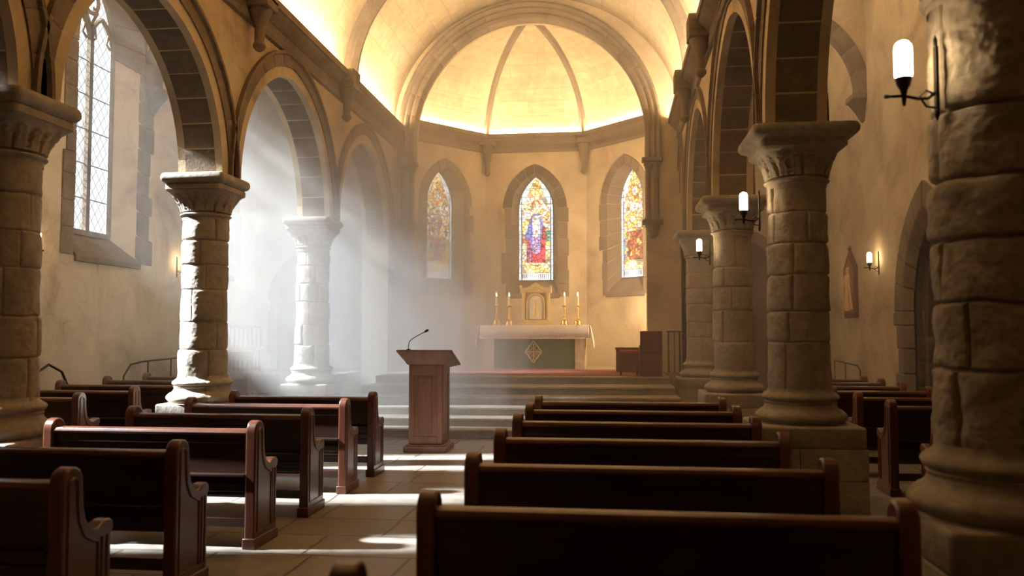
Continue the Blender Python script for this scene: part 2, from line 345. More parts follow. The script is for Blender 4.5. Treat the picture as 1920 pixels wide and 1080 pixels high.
for i, o in enumerate(side_w):
    q = MB(); quoins(q, frL, o, .26, .022, .40, rnd, .26, .40)
    wo = struct(q.build('window_%d' % (i + 1), M['dressed'], None, .012, False))
    g = o['back']; c0, a0 = g['c'], g['a']
    n0 = .36
    # sloping sill slab
    s = MB(); s.hexa([frL(o['c'] - o['a'] + .05, -.05, 2.86), frL(o['c'] + o['a'] - .05, -.05, 2.86), frL(c0 - a0 - .04, .40, 2.86), frL(c0 + a0 + .04, .40, 2.86),
                      frL(o['c'] - o['a'] + .05, -.05, 2.96), frL(o['c'] + o['a'] - .05, -.05, 2.96), frL(c0 - a0 - .04, .40, 3.41), frL(c0 + a0 + .04, .40, 3.41)])
    s.build('window_sill', M['dressed'], wo, .01, False)
    # frame and tracery
    t = MB(); fr_ = lambda sarr: [frL(a, n0, z) for a, z in sarr]
    outl = [(c0 - a0, g['sill'])] + arch_pts(c0, a0, g['sp'], g['rise'], 0, 10) + [(c0 + a0, g['sill'])]
    t.tube(fr_(outl), .05, 6); t.box(XL - n0 - .05, XL - n0 + .05, c0 - a0, c0 + a0, g['sill'] - .04, g['sill'] + .05)
    t.box(XL - n0 - .05, XL - n0 + .06, c0 - .048, c0 + .048, g['sill'], g['sp'] + .35)
    for sgn in ((-1, 1) if a0 > .4 else ()):
        t.tube(fr_(arch_pts(c0 + sgn * a0 / 2, a0 / 2, g['sp'] - .02, .58, 0, 8)), .042, 6)
        for k in (-1, 1):     # cusps
            cx_ = c0 + sgn * a0 / 2 + k * .20; t.tube(fr_([(cx_ + k * .06, g['sp'] + .1), (cx_ - k * .05, g['sp'] + .17), (cx_ + k * .0, g['sp'] + .33)]), [.03, .018, .03], 6)
    if a0 > .4: t.tube(fr_([(c0 + .21 * math.cos(2 * PI * k / 20), g['sp'] + .78 + .21 * math.sin(2 * PI * k / 20)) for k in range(20)]), .04, 6, closed=True)
    for k in range(4 if a0 > .4 else 0):
        an = PI / 4 + k * PI / 2; t.tube(fr_([(c0 + .20 * math.cos(an), g['sp'] + .78 + .20 * math.sin(an)), (c0 + .11 * math.cos(an), g['sp'] + .78 + .11 * math.sin(an))]), [.05, .012], 6)
    for sgn in ((-1, 1) if a0 > .4 else ()): t.tube(fr_([(c0 + sgn * .18, g['sp'] + .62), (c0 + sgn * .05, g['sp'] + .42), (c0, g['sp'] + .3)]), .04, 6); t.tube(fr_([(c0 + sgn * .16, g['sp'] + .93), (c0 + sgn * .1, g['sp'] + 1.15)]), .035, 6)
    t.build('tracery', M['dressed'], wo)
    ld = MB()
    for z in [g['sill'] + .6 * k for k in range(1, 6)]: ld.tube(fr_([(c0 - a0, z), (c0 + a0, z)]), .011, 5)
    dx, dz = .19, .25
    def clip_line(p, d):      # clip a lattice line to the pane outline (convex)
        poly = outl; ts = []
        for (x0, z0), (x1, z1) in zip(poly, poly[1:] + poly[:1]):
            ex, ez = x1 - x0, z1 - z0; den = d[0] * ez - d[1] * ex
            if abs(den) < 1e-9: continue
            tt = ((x0 - p[0]) * ez - (z0 - p[1]) * ex) / den; uu = ((x0 - p[0]) * d[1] - (z0 - p[1]) * d[0]) / den
            if -1e-6 <= uu <= 1 + 1e-6: ts.append(tt)
        return (min(ts), max(ts)) if len(ts) >= 2 else None
    for sg in (-1, 1):
        for k in range(-4, 24):
            p = (c0, g['sill'] + k * dz * 1.0); d = (dx, sg * dz); r_ = clip_line(p, d)
            if r_ and r_[1] - r_[0] > .1: ld.tube(fr_([(p[0] + d[0] * r_[0], p[1] + d[1] * r_[0]), (p[0] + d[0] * r_[1], p[1] + d[1] * r_[1])]), .0045, 4)
    ld.build('leading', M['lead'], wo)
    gl = MB(); gl.add([frL(a, n0 + .01, z) for a, z in outl], [tuple(range(len(outl)))]); gl.build('glass', M['pane'], wo, 0, False)
door_r = dict(c=13.3, a=1.02, sill=0, sp=2.05, rise=1.62, back=dict(c=13.3, a=.86, sill=0, sp=2.05, rise=1.42))
frR = Frame((XR, 0, 0), (0, 1, 0), (1, 0, 0))
b = MB(); wall(b, frR, YB, YE, 0, 8.7, [door_r], .5); struct(b.build('wall_right', M['plaster'], smooth=False))
q = MB(); quoins(q, frR, door_r, .32, .03, .12, rnd, .36, .42)
dm = struct(q.build('door_1', M['dressed'], None, .02, False))
q = MB(); ring(q, frR, 13.3, .90, 2.05, 1.47, [(.10, .14), (.0, .16), (0, .26), (.14, .26)], 0, .42); ring(q, frR, 13.3, .80, 2.05, 1.34, [(.10, .28), (.0, .30), (0, .44), (.14, .44)], 0, .42)
q.build('door_moulding', M['dressed'], dm)
q = MB(); P = [(13.3 - .84, 0)] + arch_pts(13.3, .84, 2.05, 1.40) + [(13.3 + .84, 0)]
q.prism([(a, z) for a, z in P], XR + .40, XR + .47, 'x'); dl = q.build('door_leaf', M['redwood'], dm)
for k in range(9): pass
q = MB()
for k in range(-3, 4): q.box(XR + .385, XR + .41, 13.3 + k * .21 - .008, 13.3 + k * .21 + .008, .05, 3.0 - abs(k) * .12)
q.build('plank_joint', M['wood'], dl)
for z in (1.15, 2.35):
    q = MB(); q.box(XR + .375, XR + .40, 12.6, 13.9, z - .03, z + .03); q.tube([(XR + .38, 13.9, z), (XR + .38, 14.02, z + .07), (XR + .38, 13.95, z + .13)], .016, 6); q.tube([(XR + .38, 13.9, z), (XR + .38, 14.02, z - .07), (XR + .38, 13.95, z - .13)], .016, 6); q.build('hinge', M['iron'], dl)
b = MB(); wall(b, Frame((XL, YB, 0), (1, 0, 0), (0, -1, 0)), 0, XR - XL, 0, 9.8, [], .3); struct(b.build('wall_back', M['plaster'], smooth=False))
for nm, x0, x1, dx_ in (('wall_end_left', XL, -4.65, 1.15), ('wall_end_right', 1.3, XR, 1.9)):
    fr = Frame((x0, YE, 0), (1, 0, 0), (0, 1, 0)); f0 = .84 if x0 < -5 else 0
    o = dict(c=dx_, a=.55, sill=f0, sp=2.5 if f0 else 2.9, rise=.85)
    b = MB(); wall(b, fr, 0, x1 - x0, 0, 8.7, [o], .4); e = struct(b.build(nm, M['plaster'], smooth=False))
    q = MB(); quoins(q, fr, o, .22, .02, .25, rnd, .25, .38); dd = struct(q.build('door_%d' % (2 if f0 else 3), M['dressed'], None, .015, False))
    q = MB(); P = [(x0 + dx_ - .54, f0)] + [(x0 + a, z) for a, z in arch_pts(dx_, .54, o['sp'], .83)] + [(x0 + dx_ + .54, f0)]; q.prism(P, YE + .2, YE + .26, 'y'); q.build('door_leaf', M['wood'], dd)
for nm, x0, x1 in (('ceiling_aisle_left', XL - .5, -5.2), ('ceiling_aisle_right', 1.8, XR + .5)):
    struct(MB().box(x0, x1, YB - .3, YE + .4, 8.4, 8.6).build(nm, M['pale_stone'], smooth=False))

# ------------------------------------------------------------------ arcades
LC = [-.9, 2.8, 6.6, 10.3, 14.4, 18.3]; RC = [.2, 4.40, 8.7, 13.0, 17.2]
SP = 3.75
PROF = [(-.004, .10), (-.004, .50), (.05, .51), (.06, .54), (.10, .575), (.14, .56), (.16, .59), (.16, .62), (.33, .62), (.345, .66), (.39, .66), (.39, -.06), (.345, -.06), (.33, -.02), (.16, -.02), (.16, .01), (.14, .04), (.10, .025), (.06, .06), (.05, .09)]
def arcade(name, fr, ys, last):
    ops = []
    for y0, y1 in zip(ys, ys[1:]): ops.append(dict(c=(y0 + y1) / 2, a=(y1 - y0) / 2 - .27, sill=0, sp=SP, rise=((y1 - y0) / 2 - .27) * 1.06 + .05))
    ops += last
    b = MB()
    # wall above the columns only: the strips between openings start at the spring line
    cur = YB
    wall(b, fr, YB, ys[0] - .27 if False else YE, SP, 6.5, [dict(o, sill=SP) for o in ops], .6)
    if name == 'wall_arcade_left': wall(b, fr, ys[-1] - .27, YE, 0, SP, [], .6)
    else:
        o = last[-1]; wall(b, fr, o['c'] + o['a'], YE, 0, SP, [], .6)
    wall(b, Frame(fr(0, .2, 0), fr.s, fr.n), YB, YE, 6.45, 8.6, [], .35)
    wl = struct(b.build(name, M['plaster'], smooth=False))
    for o in ops:
        q = MB(); ring(q, fr, o['c'], o['a'], o['sp'], o['rise'], PROF, None, .34); q.build('arch_moulding', M['dressed'], wl)
    return wl
frAL = Frame((X1, 0, 0), (0, 1, 0), (-1, 0, 0)); frAR = Frame((X2, 0, 0), (0, 1, 0), (1, 0, 0))
arcade('wall_arcade_left', frAL, LC, [])
arcade('wall_arcade_right', frAR, RC, [dict(c=18.0, a=.5, sill=0, sp=SP, rise=1.75)])

# diaphragm arches across the aisles
for nm, x0, x1, ys, sp in (('wall_aisle_arch_left', XL, X1 - .6, (6.9, 14.5), 6.3), ('wall_aisle_arch_right', X2 + .6, XR, (8.7, 16.2), 6.2)):
    for y in ys:
        fr = Frame((x0, y - .2, 0), (1, 0, 0), (0, 1, 0)); wd = x1 - x0; o = dict(c=wd / 2, a=wd / 2 - .02, sill=sp, sp=sp, rise=1.75)
        b = MB(); wall(b, fr, 0, wd, sp, 8.4, [o], .4, False); wl = struct(b.build(nm, M['pale_stone'], smooth=False))
        q = MB(); ring(q, fr, wd / 2, wd / 2 - .14, sp, 1.6, [(0, .05), (0, .35), (.12, .44), (.2, .44), (.2, -.04), (.12, -.04)], None, .4); q.build('arch_moulding', M['dressed'], wl)
        q = MB()
        for xx in (0.0, wd): 
            sg = 1 if xx == 0 else -1
            q.loft([[(x0 + xx + sg * a, y + bb, z) for a, bb in ((0, -h), (0, h), (d_, h), (d_, -h))] for h, d_, z in ((.06, .04, sp - .5), (.14, .12, sp - .3), (.22, .22, sp - .12), (.25, .26, sp - .1), (.25, .26, sp))])
        q.build('corbel', M['dressed'], wl, .01)

# ------------------------------------------------------------------ columns
def smin(x, w): return math.exp(-(x / w) ** 2)
def block_rows(seed, z0, z1):
    r = random.Random(seed); rows = []; z = z0
    while z < z1 - .02:
        h = r.uniform(.30, .48)
        if z1 - z - h < .2: h = z1 - z
        k = r.choice((3, 4, 4)); st = r.uniform(0, 1); js = [((st + (i + r.uniform(-.22, .22)) / k) % 1) for i in range(k)]
        rows.append((z, z + h, js, [r.uniform(-.010, .014) for _ in js], r.random())); z += h
    return rows
def shaft_mesh(seed, nu, nv, rg=1.0, z0=1.14, z1=3.22, r0=.305, r1=.285, groove=.028, gw=.010):
    rows = block_rows(seed, z0, z1); loops = []
    for i in range(nv + 1):
        z = z0 + (z1 - z0) * i / nv; row = next((q for q in rows if q[0] - 1e-6 <= z <= q[1] + 1e-6), rows[-1]); lp = []
        for j in range(nu):
            u = j / nu; th = 2 * PI * u; R = r0 + (r1 - r0) * (z - z0) / (z1 - z0)
            wob = noise.noise(Vector((math.cos(th) * 2.2, math.sin(th) * 2.2, z * 3 + seed))) * .012
            dz = min(abs(z + wob - row[0]) if row[0] > z0 + .01 else 9, abs(row[1] - z - wob) if row[1] < z1 - .01 else 9)
            js = row[2]; du = min(min(abs(u - q), 1 - abs(u - q)) for q in js) * 2 * PI * R + noise.noise(Vector((z * 5, seed, u * 3))) * .006
            bi = min(range(len(js)), key=lambda k: ((u - js[k]) % 1))
            d = -groove * max(smin(dz, gw), smin(du, gw)) + row[3][bi] * (1 - max(smin(dz, gw * 2), smin(du, gw * 2)))
            d -= groove * .25 * max(smin(dz, .035), smin(du, .035))
            p = Vector((math.cos(th) * R, math.sin(th) * R, z + seed * 3))
            d += rg * (.009 * noise.fractal(p * 6, 1.0, 2.0, 4) + .010 * noise.noise(p * 2.3))
            lp.append(((R + d) * math.cos(th), (R + d) * math.sin(th), z))
        loops.append(lp)
    return MB().loft(loops, True, False)
def rough_lathe(prof, nu, seed, cuts=4):
    loops = []
    for r, z in prof:
        lp = []
        for j in range(nu):
            th = 2 * PI * j / nu; p = Vector((math.cos(th) * r * 5, math.sin(th) * r * 5, z * 5 + seed))
            d = .010 * noise.fractal(p, 1, 2, 3)
            du = abs(((j / nu * cuts + .13 * seed) % 1) - .0); du = min(du, 1 - du) * 2 * PI * r / cuts
            d -= .014 * smin(du, .012)
            lp.append(((r + d) * math.cos(th), (r + d) * math.sin(th), z))
        loops.append(lp)
    return MB().loft(loops, True, False)
def torus_prof(r, z, h, bulge, n=8): return [(r + bulge * math.sin(PI * i / n), z + h * i / n) for i in range(n + 1)]
def sqloop(h, z, rr=.04, n=5, circ=0):
    out = []
    for q, (sx, sy) in enumerate(((1, 1), (-1, 1), (-1, -1), (1, -1))):
        for i in range(n + 1):
            a = q * PI / 2 + PI / 2 * i / n; out.append((sx * (h - rr) + rr * math.cos(a), sy * (h - rr) + rr * math.sin(a), z))
    return out
def make_column(name, seed, nu, nv, K=1.0, gr=.014, UP=0):
    root = empty(name)
    shaft_mesh(seed, nu, nv, 2.0 if UP else 1.0, z1=3.22 + UP, groove=gr).build('shaft', M['stone'], root)
    p = [(.36, .79), (.43, .80)] + torus_prof(.40, .81, .12, .045) + [(.375, .94), (.355, .965), (.345, .99), (.355, 1.01)] + torus_prof(.345, 1.02, .075, .03) + [(.335, 1.10), (.315, 1.12), (.308, 1.15)]
    rough_lathe(p, 96, seed).build('base', M['stone'], root)
    q = MB(); rr = random.Random(seed)
    q.loft([sqloop(h * K, z, .03) for h, z in ((.49, .60), (.50, .615), (.50, .785), (.485, .80))])
    for (z0, z1, cuts) in ((0.0, .30, (-.51, .08, .51)), (.305, .595, (-.51, -.12, .51))):
        for k in range(2): q.box(cuts[k] * K + .004, cuts[k + 1] * K - .004, -.51 * K, .51 * K, z0, z1)
    q.build('plinth', M['stone'], root, .014, True)
    # capital: necking ring, leaf carved bell, then abacus
    loops = []; nn = 120
    prof = [(3.16, .288), (3.20, .292)] + [(3.205 + .05 * i / 6, .292 + .03 * math.sin(PI * i / 6)) for i in range(7)] + [(3.265, .288)] + [(3.27 + .26 * i / 20, None) for i in range(21)]
    for z, r in prof:
        lp = []
        for j in range(nn):
            th = 2 * PI * j / nn
            if r is None:
                t = (z - 3.27) / .26; rc = .29 + .10 * t ** 1.6
                k = 1 / max(abs(math.cos(th)), abs(math.sin(th))); sq = 1 + (min(k, 1.30) - 1) * t ** 1.5 * .9
                u = (th / (2 * PI) * 16) % 1 - .5; hh = .85 * math.sqrt(max(0, 1 - (u / .46) ** 2)) if abs(u) < .46 else 0
                edge = hh - t; leaf = .028 * (1 if edge > .12 else max(0, edge / .12)) if edge > 0 else 0
                leaf -= .020 * smin(edge - .2, .05) if edge > 0 else 0; leaf -= .010 * smin(u, .05) if edge > .25 else 0
                R = rc * sq + leaf
            else: R = r
            lp.append((R * math.cos(th), R * math.sin(th), z))
        loops.append(lp)
    MB().loft([[(x_, y_, z_ + UP) for x_, y_, z_ in l_] for l_ in loops], True, False).build('capital', M['stone'], root)
    q = MB(); q.loft([sqloop(h * (K if h > .42 else .5 + K / 2), z + UP, .05) for h, z in ((.36, 3.50), (.40, 3.525), (.415, 3.54), (.415, 3.60), (.44, 3.615), (.485, 3.635), (.505, 3.66), (.51, 3.69), (.505, 3.72), (.49, 3.745), (.47, 3.752))])
    q.build('abacus', M['stone'], root)
    return root
near = make_column('stone_column', 11, 300, 460, .84, .032, .19)
near.location = (1.93, RC[1], 0)
near.rotation_euler.z = 0
tagp(near, 'massive rough stone column at the right edge of the picture, closest of all', 'column', 'arcade columns')
colA = make_column('stone_column', 23, 200, 300)
colB = make_column('stone_column', 37, 200, 300)
colL = make_column('stone_column', 51, 200, 300, .84)
cols = [(1.90, RC[2], 'broad blockwork column beside the right aisle pews, with a lit lamp on its left side', colA, 0),
        (1.87, RC[3], 'stone column in the right arcade, third from the right edge, lamp bracket on its left', colB, 1),
        (1.83, RC[4], 'farthest visible column of the right arcade, beside the end of the altar steps', colA, 2),
        (-5.25, LC[2], 'left arcade column cut by the left edge of the picture, warm brown stone', colL, 3),
        (-5.3, LC[3], 'left arcade column right of the tall clear window, its left side caught by daylight', colL, 0),
        (-5.35, LC[4], 'pale column washed by the hazy sunbeam, farthest in the left arcade', colL, 1)]
used = set()
for x, y, lb, proto, rot in cols:
    c = proto if id(proto) not in used else copy_tree(proto); used.add(id(proto))
    c.location = (x, y, 0); tagp(c, lb, 'column', 'arcade columns')
    for ch in c.children:
        if ch.name.startswith(('shaft', 'base')): ch.rotation_euler.z = rot * PI / 2 + .3 * rot

# ------------------------------------------------------------------ cornices, corbels, vault, ribs
CP = [(0.0, 5.98), (.05, 6.0), (.07, 6.06), (.06, 6.08), (.06, 6.20), (.10, 6.22), (.14, 6.27), (.20, 6.31), (.22, 6.35), (.25, 6.36), (.25, 6.47), (.21, 6.47), (.20, 6.42), (-.05, 6.40)]
def poly_sweep(mb, pts, prof, inward=1, zo=0):
    pts = [Vector(p) for p in pts]; loops = []
    for i, p in enumerate(pts):
        ns = []
        if i > 0: d = (p - pts[i - 1]).normalized(); ns.append(Vector((d.y, -d.x)))
        if i < len(pts) - 1: d = (pts[i + 1] - p).normalized(); ns.append(Vector((d.y, -d.x)))
        n = sum(ns, Vector((0, 0))).normalized(); n = n / max(.3, n.dot(ns[0])) * inward
        loops.append([(p.x + n.x * o, p.y + n.y * o, z + zo) for o, z in prof])
    mb.loft(loops)
def corbel(mb, x, y, zt, r=.11, drop=.72, back=(0, 0)):
    q = [(.02, -drop), (.05, -drop + .02), (.085, -drop + .06), (.09, -drop + .10), (.07, -drop + .13), (r * .62, -drop + .16), (r * .62, -drop + .34), (r, -drop + .44), (r * 1.5, -.16), (r * 1.55, -.12)]
    mb.lathe([(a, zt + z) for a, z in q], x, y, 20); mb.box(x - .19, x + .19, y - .19, y + .19, zt - .13, zt + .02)
for nm, pts, inw, sx in (('trim_1', [(X1, YB), (X1, 18.5)], 1, 1), ('trim_2', [(X2, YB), (X2, 18.5)], -1, -1)):
    b = MB(); poly_sweep(b, pts, CP, inw); t = struct(b.build(nm, M['dressed']))
    q = MB()
    for k in range(int((18.3 - YB) / .12)):          # small carved beads along the frieze
        y = YB + .2 + k * .12; x = pts[0][0] + sx * .065
        q.loft([[(x + sx * (d - .01), y + a * 1.0, z) for a, d, z in ((-.04 * s, .0, 6.14), (0, .02 * s, 6.14 - .045 * s), (.04 * s, 0, 6.14), (0, .02 * s, 6.14 + .045 * s))] for s in (.6, 1)])
    q.build('frieze_carving', M['dressed'], t)
    for y in ((3.1, 6.9, 10.7, 14.5) if sx > 0 else (4.45, 8.7, 12.6, 15.3)):
        q = MB(); corbel(q, pts[0][0] + sx * .17, y, 6.28); q.build('corbel', M['dressed'], t, .012)
        q = MB(); q.box(pts[0][0], pts[0][0] + sx * .36, y - .2, y + .2, 6.24, 6.5); q.build('rib_seat', M['dressed'], t, .02)
def vault_pt(t, a=HW - .0, h=2.95, z=6.42): return (XC - a * math.cos(t), z + h * math.sin(t))
NV = 48
me = bpy.data.meshes.new('ceiling'); vs = []; fs = []; uvs = []
ys = [YB + (18.6 - YB) * i / 20 for i in range(21)]
for y in ys:
    for k in range(NV + 1): x, z = vault_pt(PI * k / NV); vs.append((x, y, z))
for i in range(20):
    for k in range(NV):
        a = i * (NV + 1) + k; fs.append((a, a + 1, a + NV + 2, a + NV + 1)); L_ = 9.6 / NV
        uvs += [(ys[i], k * L_), (ys[i], (k + 1) * L_), (ys[i + 1], (k + 1) * L_), (ys[i + 1], k * L_)]
me.from_pydata(vs, [], fs); ul = me.uv_layers.new(name='UVMap')
for i, u in enumerate(uvs): ul.data[i].uv = u
me.materials.append(M['vault']); me.shade_smooth()
vault = struct(bpy.data.objects.new('ceiling', me)); C.objects.link(vault)
md = vault.modifiers.new('thickness', 'SOLIDIFY'); md.thickness = .2; md.offset = 1
def rib_prof(w, d): return [(.0, -w), (-d * .35, -w), (-d * .5, -w * .75), (-d * .62, -w * .8), (-d * .8, -w * .45), (-d, -w * .2), (-d, w * .2), (-d * .8, w * .45), (-d * .62, w * .8), (-d * .5, w * .75), (-d * .35, w), (0, w), (.05, 0)]
for y in (-.7, 3.1, 6.9, 10.8, 14.9):
    q = MB(); loops = []
    for k in range(NV + 1):
        t = PI * k / NV; x, z = vault_pt(t); tx, tz = (HW * math.sin(t), 2.95 * math.cos(t)); l = math.hypot(tx, tz); nx, nz = -tz / l, tx / l
        loops.append([(x + nx * o, y + ww, z + nz * o) for o, ww in rib_prof(.15, .24)])
    q.loft(loops); q.build('rib', M['dressed'], vault)
# chancel arch wall
CX, CR, CZ = -1.85, 2.66, 6.25
frC = Frame((CX, 18.5, 0), (1, 0, 0), (0, 1, 0))
b = MB(); op = dict(c=0, a=CR, sill=0, sp=CZ, rise=CR + .02)
wall(b, frC, -3.7, 3.95, 0, 9.7, [op], .5); ca = struct(b.build('wall_chancel_arch', M['plaster'], smooth=False))
CPR = [(0, .0), (0, .35), (.1, .5), (.36, .5), (.36, -.10), (.31, -.12), (.27, -.09), (.25, -.05), (.20, -.07), (.15, -.04), (.13, .0), (.08, -.03), (.03, -.02)]
q = MB(); ring(q, frC, 0, CR - .02, CZ, CR, CPR, 5.6, .45); q.build('arch_moulding', M['dressed'], ca)
for sg in (-1, 1):
    q = MB(); xx = CX + sg * (CR + .12)
    q.box(xx - .22, xx + .24, 18.36, 18.62, 5.5, 5.60); q.box(xx - .17, xx + .19, 18.40, 18.62, 5.42, 5.5)
    q.build('impost', M['dressed'], ca, .02)
    q = MB()
    for dx in (-.09, .10): q.lathe([(.085, 4.2), (.07, 4.24), (.058, 4.28), (.058, 5.33), (.075, 5.36), (.07, 5.40), (.10, 5.44)], xx + dx, 18.47, 16)
    q.build('wall_shaft', M['dressed'], ca)
    q = MB(); q.box(xx - .22, xx + .24, 18.34, 18.6, 4.1, 4.2); q.lathe([(.03, 3.80), (.09, 3.82), (.12, 3.87), (.13, 3.95), (.15, 4.0), (.18, 4.10)], xx + .01, 18.48, 20); q.build('corbel', M['dressed'], ca, .01)
# apse: five wall facets
WIN = {}
def apse_opening(c): return dict(c=c, a=.62, sill=2.72, sp=5.05, rise=.95, back=dict(c=c, a=.48, sill=3.12, sp=5.05, rise=.92))
ap_wins = []
wa = MB(); 
for i in range(5):
    a = Vector(AP[i]); bb = Vector(AP[i + 1]); d = (bb - a); L_ = d.length; d.normalize(); n = Vector((-d.y, d.x))
    fr = Frame((a.x, a.y, 0), (d.x, d.y, 0), (n.x, n.y, 0)); ops = []
    if i in (1, 2, 3): o = apse_opening(L_ / 2 + (0, -.12, -.02, .08)[i]); ops = [o]; ap_wins.append((fr, o, i))
    wall(wa, fr, 0 if i not in (1, 2, 3) else 0, L_, 0, 7.1, ops, .45)
wapse = struct(wa.build('wall_apse', M['plaster'], smooth=False))
b = MB(); poly_sweep(b, AP, [(o * .85, z + .58) for o, z in CP]); t3 = struct(b.build('trim_3', M['dressed']))
for i in (2, 3):
    q = MB(); p = Vector(AP[i]); dn = (APC + Vector((0, .6)) - p).normalized() * .14; corbel(q, p.x + dn.x, p.y + dn.y, 6.86, .10, .95); q.build('corbel', M['dressed'], t3, .01)
# semi-dome with ribs
DZ, DH = 7.0, 2.25
me = bpy.data.meshes.new('ceiling_apse'); vs = []; fs = []; uvs = []; nt_ = 24
for k in range(nt_ + 1):
    t = PI / 2 * k / nt_; s_ = math.cos(t) if k < nt_ else .001
    for p in AP: q_ = APC + (Vector(p) - APC) * s_; vs.append((q_.x, q_.y, DZ + DH * math.sin(t)))
for k in range(nt_):
    for j in range(5):
        a = k * 6 + j; fs.append((a, a + 1, a + 7, a + 6)); s0 = math.cos(PI / 2 * k / nt_) * 1.3; s1 = math.cos(PI / 2 * (k + 1) / nt_) * 1.3; L_ = .19
        uvs += [(-s0 + j * 3, k * L_), (s0 + j * 3, k * L_), (s1 + j * 3, (k + 1) * L_), (-s1 + j * 3, (k + 1) * L_)]
me.from_pydata(vs, [], fs); ul = me.uv_layers.new(name='UVMap')
for i, u in enumerate(uvs): ul.data[i].uv = u
me.materials.append(M['vault']); dome = struct(bpy.data.objects.new('ceiling_apse', me)); C.objects.link(dome)
md = dome.modifiers.new('thickness', 'SOLIDIFY'); md.thickness = .15; md.offset = 1
for i in (1, 2, 3, 4):
    q = MB(); loops = []; P = Vector(AP[i]) - APC; dr = P.normalized(); tn = Vector((-dr.y, dr.x)); R_ = P.length
    for k in range(29):
        t = PI / 2 * k / 28 * .97; rad = R_ * math.cos(t); z = DZ + DH * math.sin(t); nr, nz = math.cos(t) * DH, math.sin(t) * R_; l = math.hypot(nr, nz); nr /= l; nz /= l
        loops.append([(APC.x + dr.x * (rad + nr * o) + tn.x * ww, APC.y + dr.y * (rad + nr * o) + tn.y * ww, z + nz * o) for o, ww in rib_prof(.17, .22)])
    q.loft(loops); q.build('rib', M['dressed'], dome)
q = MB(); q.lathe([(.02, 8.98), (.12, 8.99), (.2, 9.03), (.24, 9.08), (.30, 9.1), (.30, 9.25)], APC.x, APC.y + .15, 24); q.build('boss', M['dressed'], dome)

# ------------------------------------------------------------------ stained glass
def glass_colour(u, v, kind, seeds):
    """u -1..1 across, v 0..1 up: colour of the piece of glass"""
    best = None; b2 = 9; bd = 9
    for (su, sv) in seeds:
        d = math.hypot((u - su) * .48, (v - sv) * 2.8)
        if d < bd: b2 = bd; bd = d; best = (su, sv)
        elif d < b2: b2 = d
    su, sv = best; h = (math.sin(su * 91.7 + sv * 47.3) * 43758.5) % 1
    lead = b2 - bd < .018
    au = abs(u); border = au > .80 or v < .01 or (v > .70 and au > .80 - (v - .70) * 2.45)
    if border:
        seg = (v * 15) % 1 < .07; c = (.72, .82, .90) if h < .5 else (.60, .74, .82)
        if kind == 2: c = (.80, .82, .85) if h < .6 else (.55, .60, .80)
        return (.10, .13, .16) if seg or .80 < au < .845 else c
    if v < .075:
        seg = (u * 9) % 1; s2 = (v * 60) % 1
        return (.16, .18, .24) if (seg < .42 and .25 < v / .075 < .85) or v / .075 > .93 else (.72, .76, .84)
    if v < .16: c = (.92, .84, .58) if h < .7 else (.85, .60, .25); return tuple(x * .35 for x in c) if lead else c
    c = None
    if kind == 1:
        hx = math.hypot(u, (v - .73) * 5.6)
        if math.hypot(u, (v - .72) * 5.4) < .17: c = (.97, .88, .78)
        elif hx < .27 and v > .70: c = (.78, .26, .12)
        elif hx < .40: c = (.98, .86, .62)
        elif .26 < v < .62 and au < .20 + (.62 - v) * .0: c = (.97, .93, .86) if v > .50 or (v > .42 and u > -.15) else (.45, .36, .72)
        elif .40 < v < .64 and au < .22 + (.64 - v) * 2.0: c = (.16, .22, .72) if u < .32 or v > .52 else (.45, .09, .12)
        elif .17 < v < .46 and au < .52: c = (.62, .06, .10) if (v < .30 and au < .3) or u > .3 else (.30, .20, .62) if au < .34 else (.40, .10, .16)
        elif u > .5 and .38 < v < .48: c = (.08, .55, .42)
        elif u < -.3 and .36 < v < .41: c = (.75, .25, .12)
        elif v < .19 and au < .4: c = (.98, .85, .45)
    elif kind == 0:
        if math.hypot(u, (v - .76) * 5.6) < .22: c = (.95, .90, .80)
        elif math.hypot(u, (v - .76) * 5.4) < .40: c = (.88, .42, .14)
        elif math.hypot(u, (v - .58) * 5.6) < .20: c = (.97, .90, .80)
        elif .36 < v < .62 and au < .62 and v < .66 - au * .3: c = (.38, .36, .70) if u < -.15 and v > .5 else (.78, .34, .16) if h < .4 else (.93, .78, .60) if h < .75 else (.40, .16, .30)
        elif .24 < v < .42 and au < .58: c = (.25, .55, .55) if h < .45 else (.55, .12, .16)
        elif .17 < v < .28 and au < .30: c = (.36, .14, .34)
        elif v < .22: c = (.85, .38, .12)
    else:
        if math.hypot(u, (v - .78) * 5.6) < .20: c = (.90, .86, .88)
        elif math.hypot(u, (v - .78) * 5.4) < .38: c = (.85, .40, .12)
        elif math.hypot(u, (v - .64) * 5.6) < .20: c = (.80, .84, .96)
        elif .42 < v < .62 and au < .5: c = (.95, .86, .68) if h < .55 else (.86, .45, .14)
        elif .16 < v < .46 and au < .58: c = (.40, .11, .05) if h < .55 else (.80, .40, .14) if h < .75 else (.30, .06, .05)
        elif v < .40 and h < .5: c = (.12, .36, .72)
    if c is None:
        c = (.97, .86, .58) if h < .35 else (.93, .93, .88) if h < .60 else (.93, .62, .22) if h < .82 else (.70, .80, .88) if h < .92 else (.85, .36, .18)
        if math.hypot(u, (v - .88) * 5) < .35: c = (.95, .55, .15) if h < .5 else (.98, .85, .4)
    c = tuple(x * (.85 + .3 * ((h * 7) % 1)) for x in c)
    return tuple(x * .28 for x in c) if lead else c
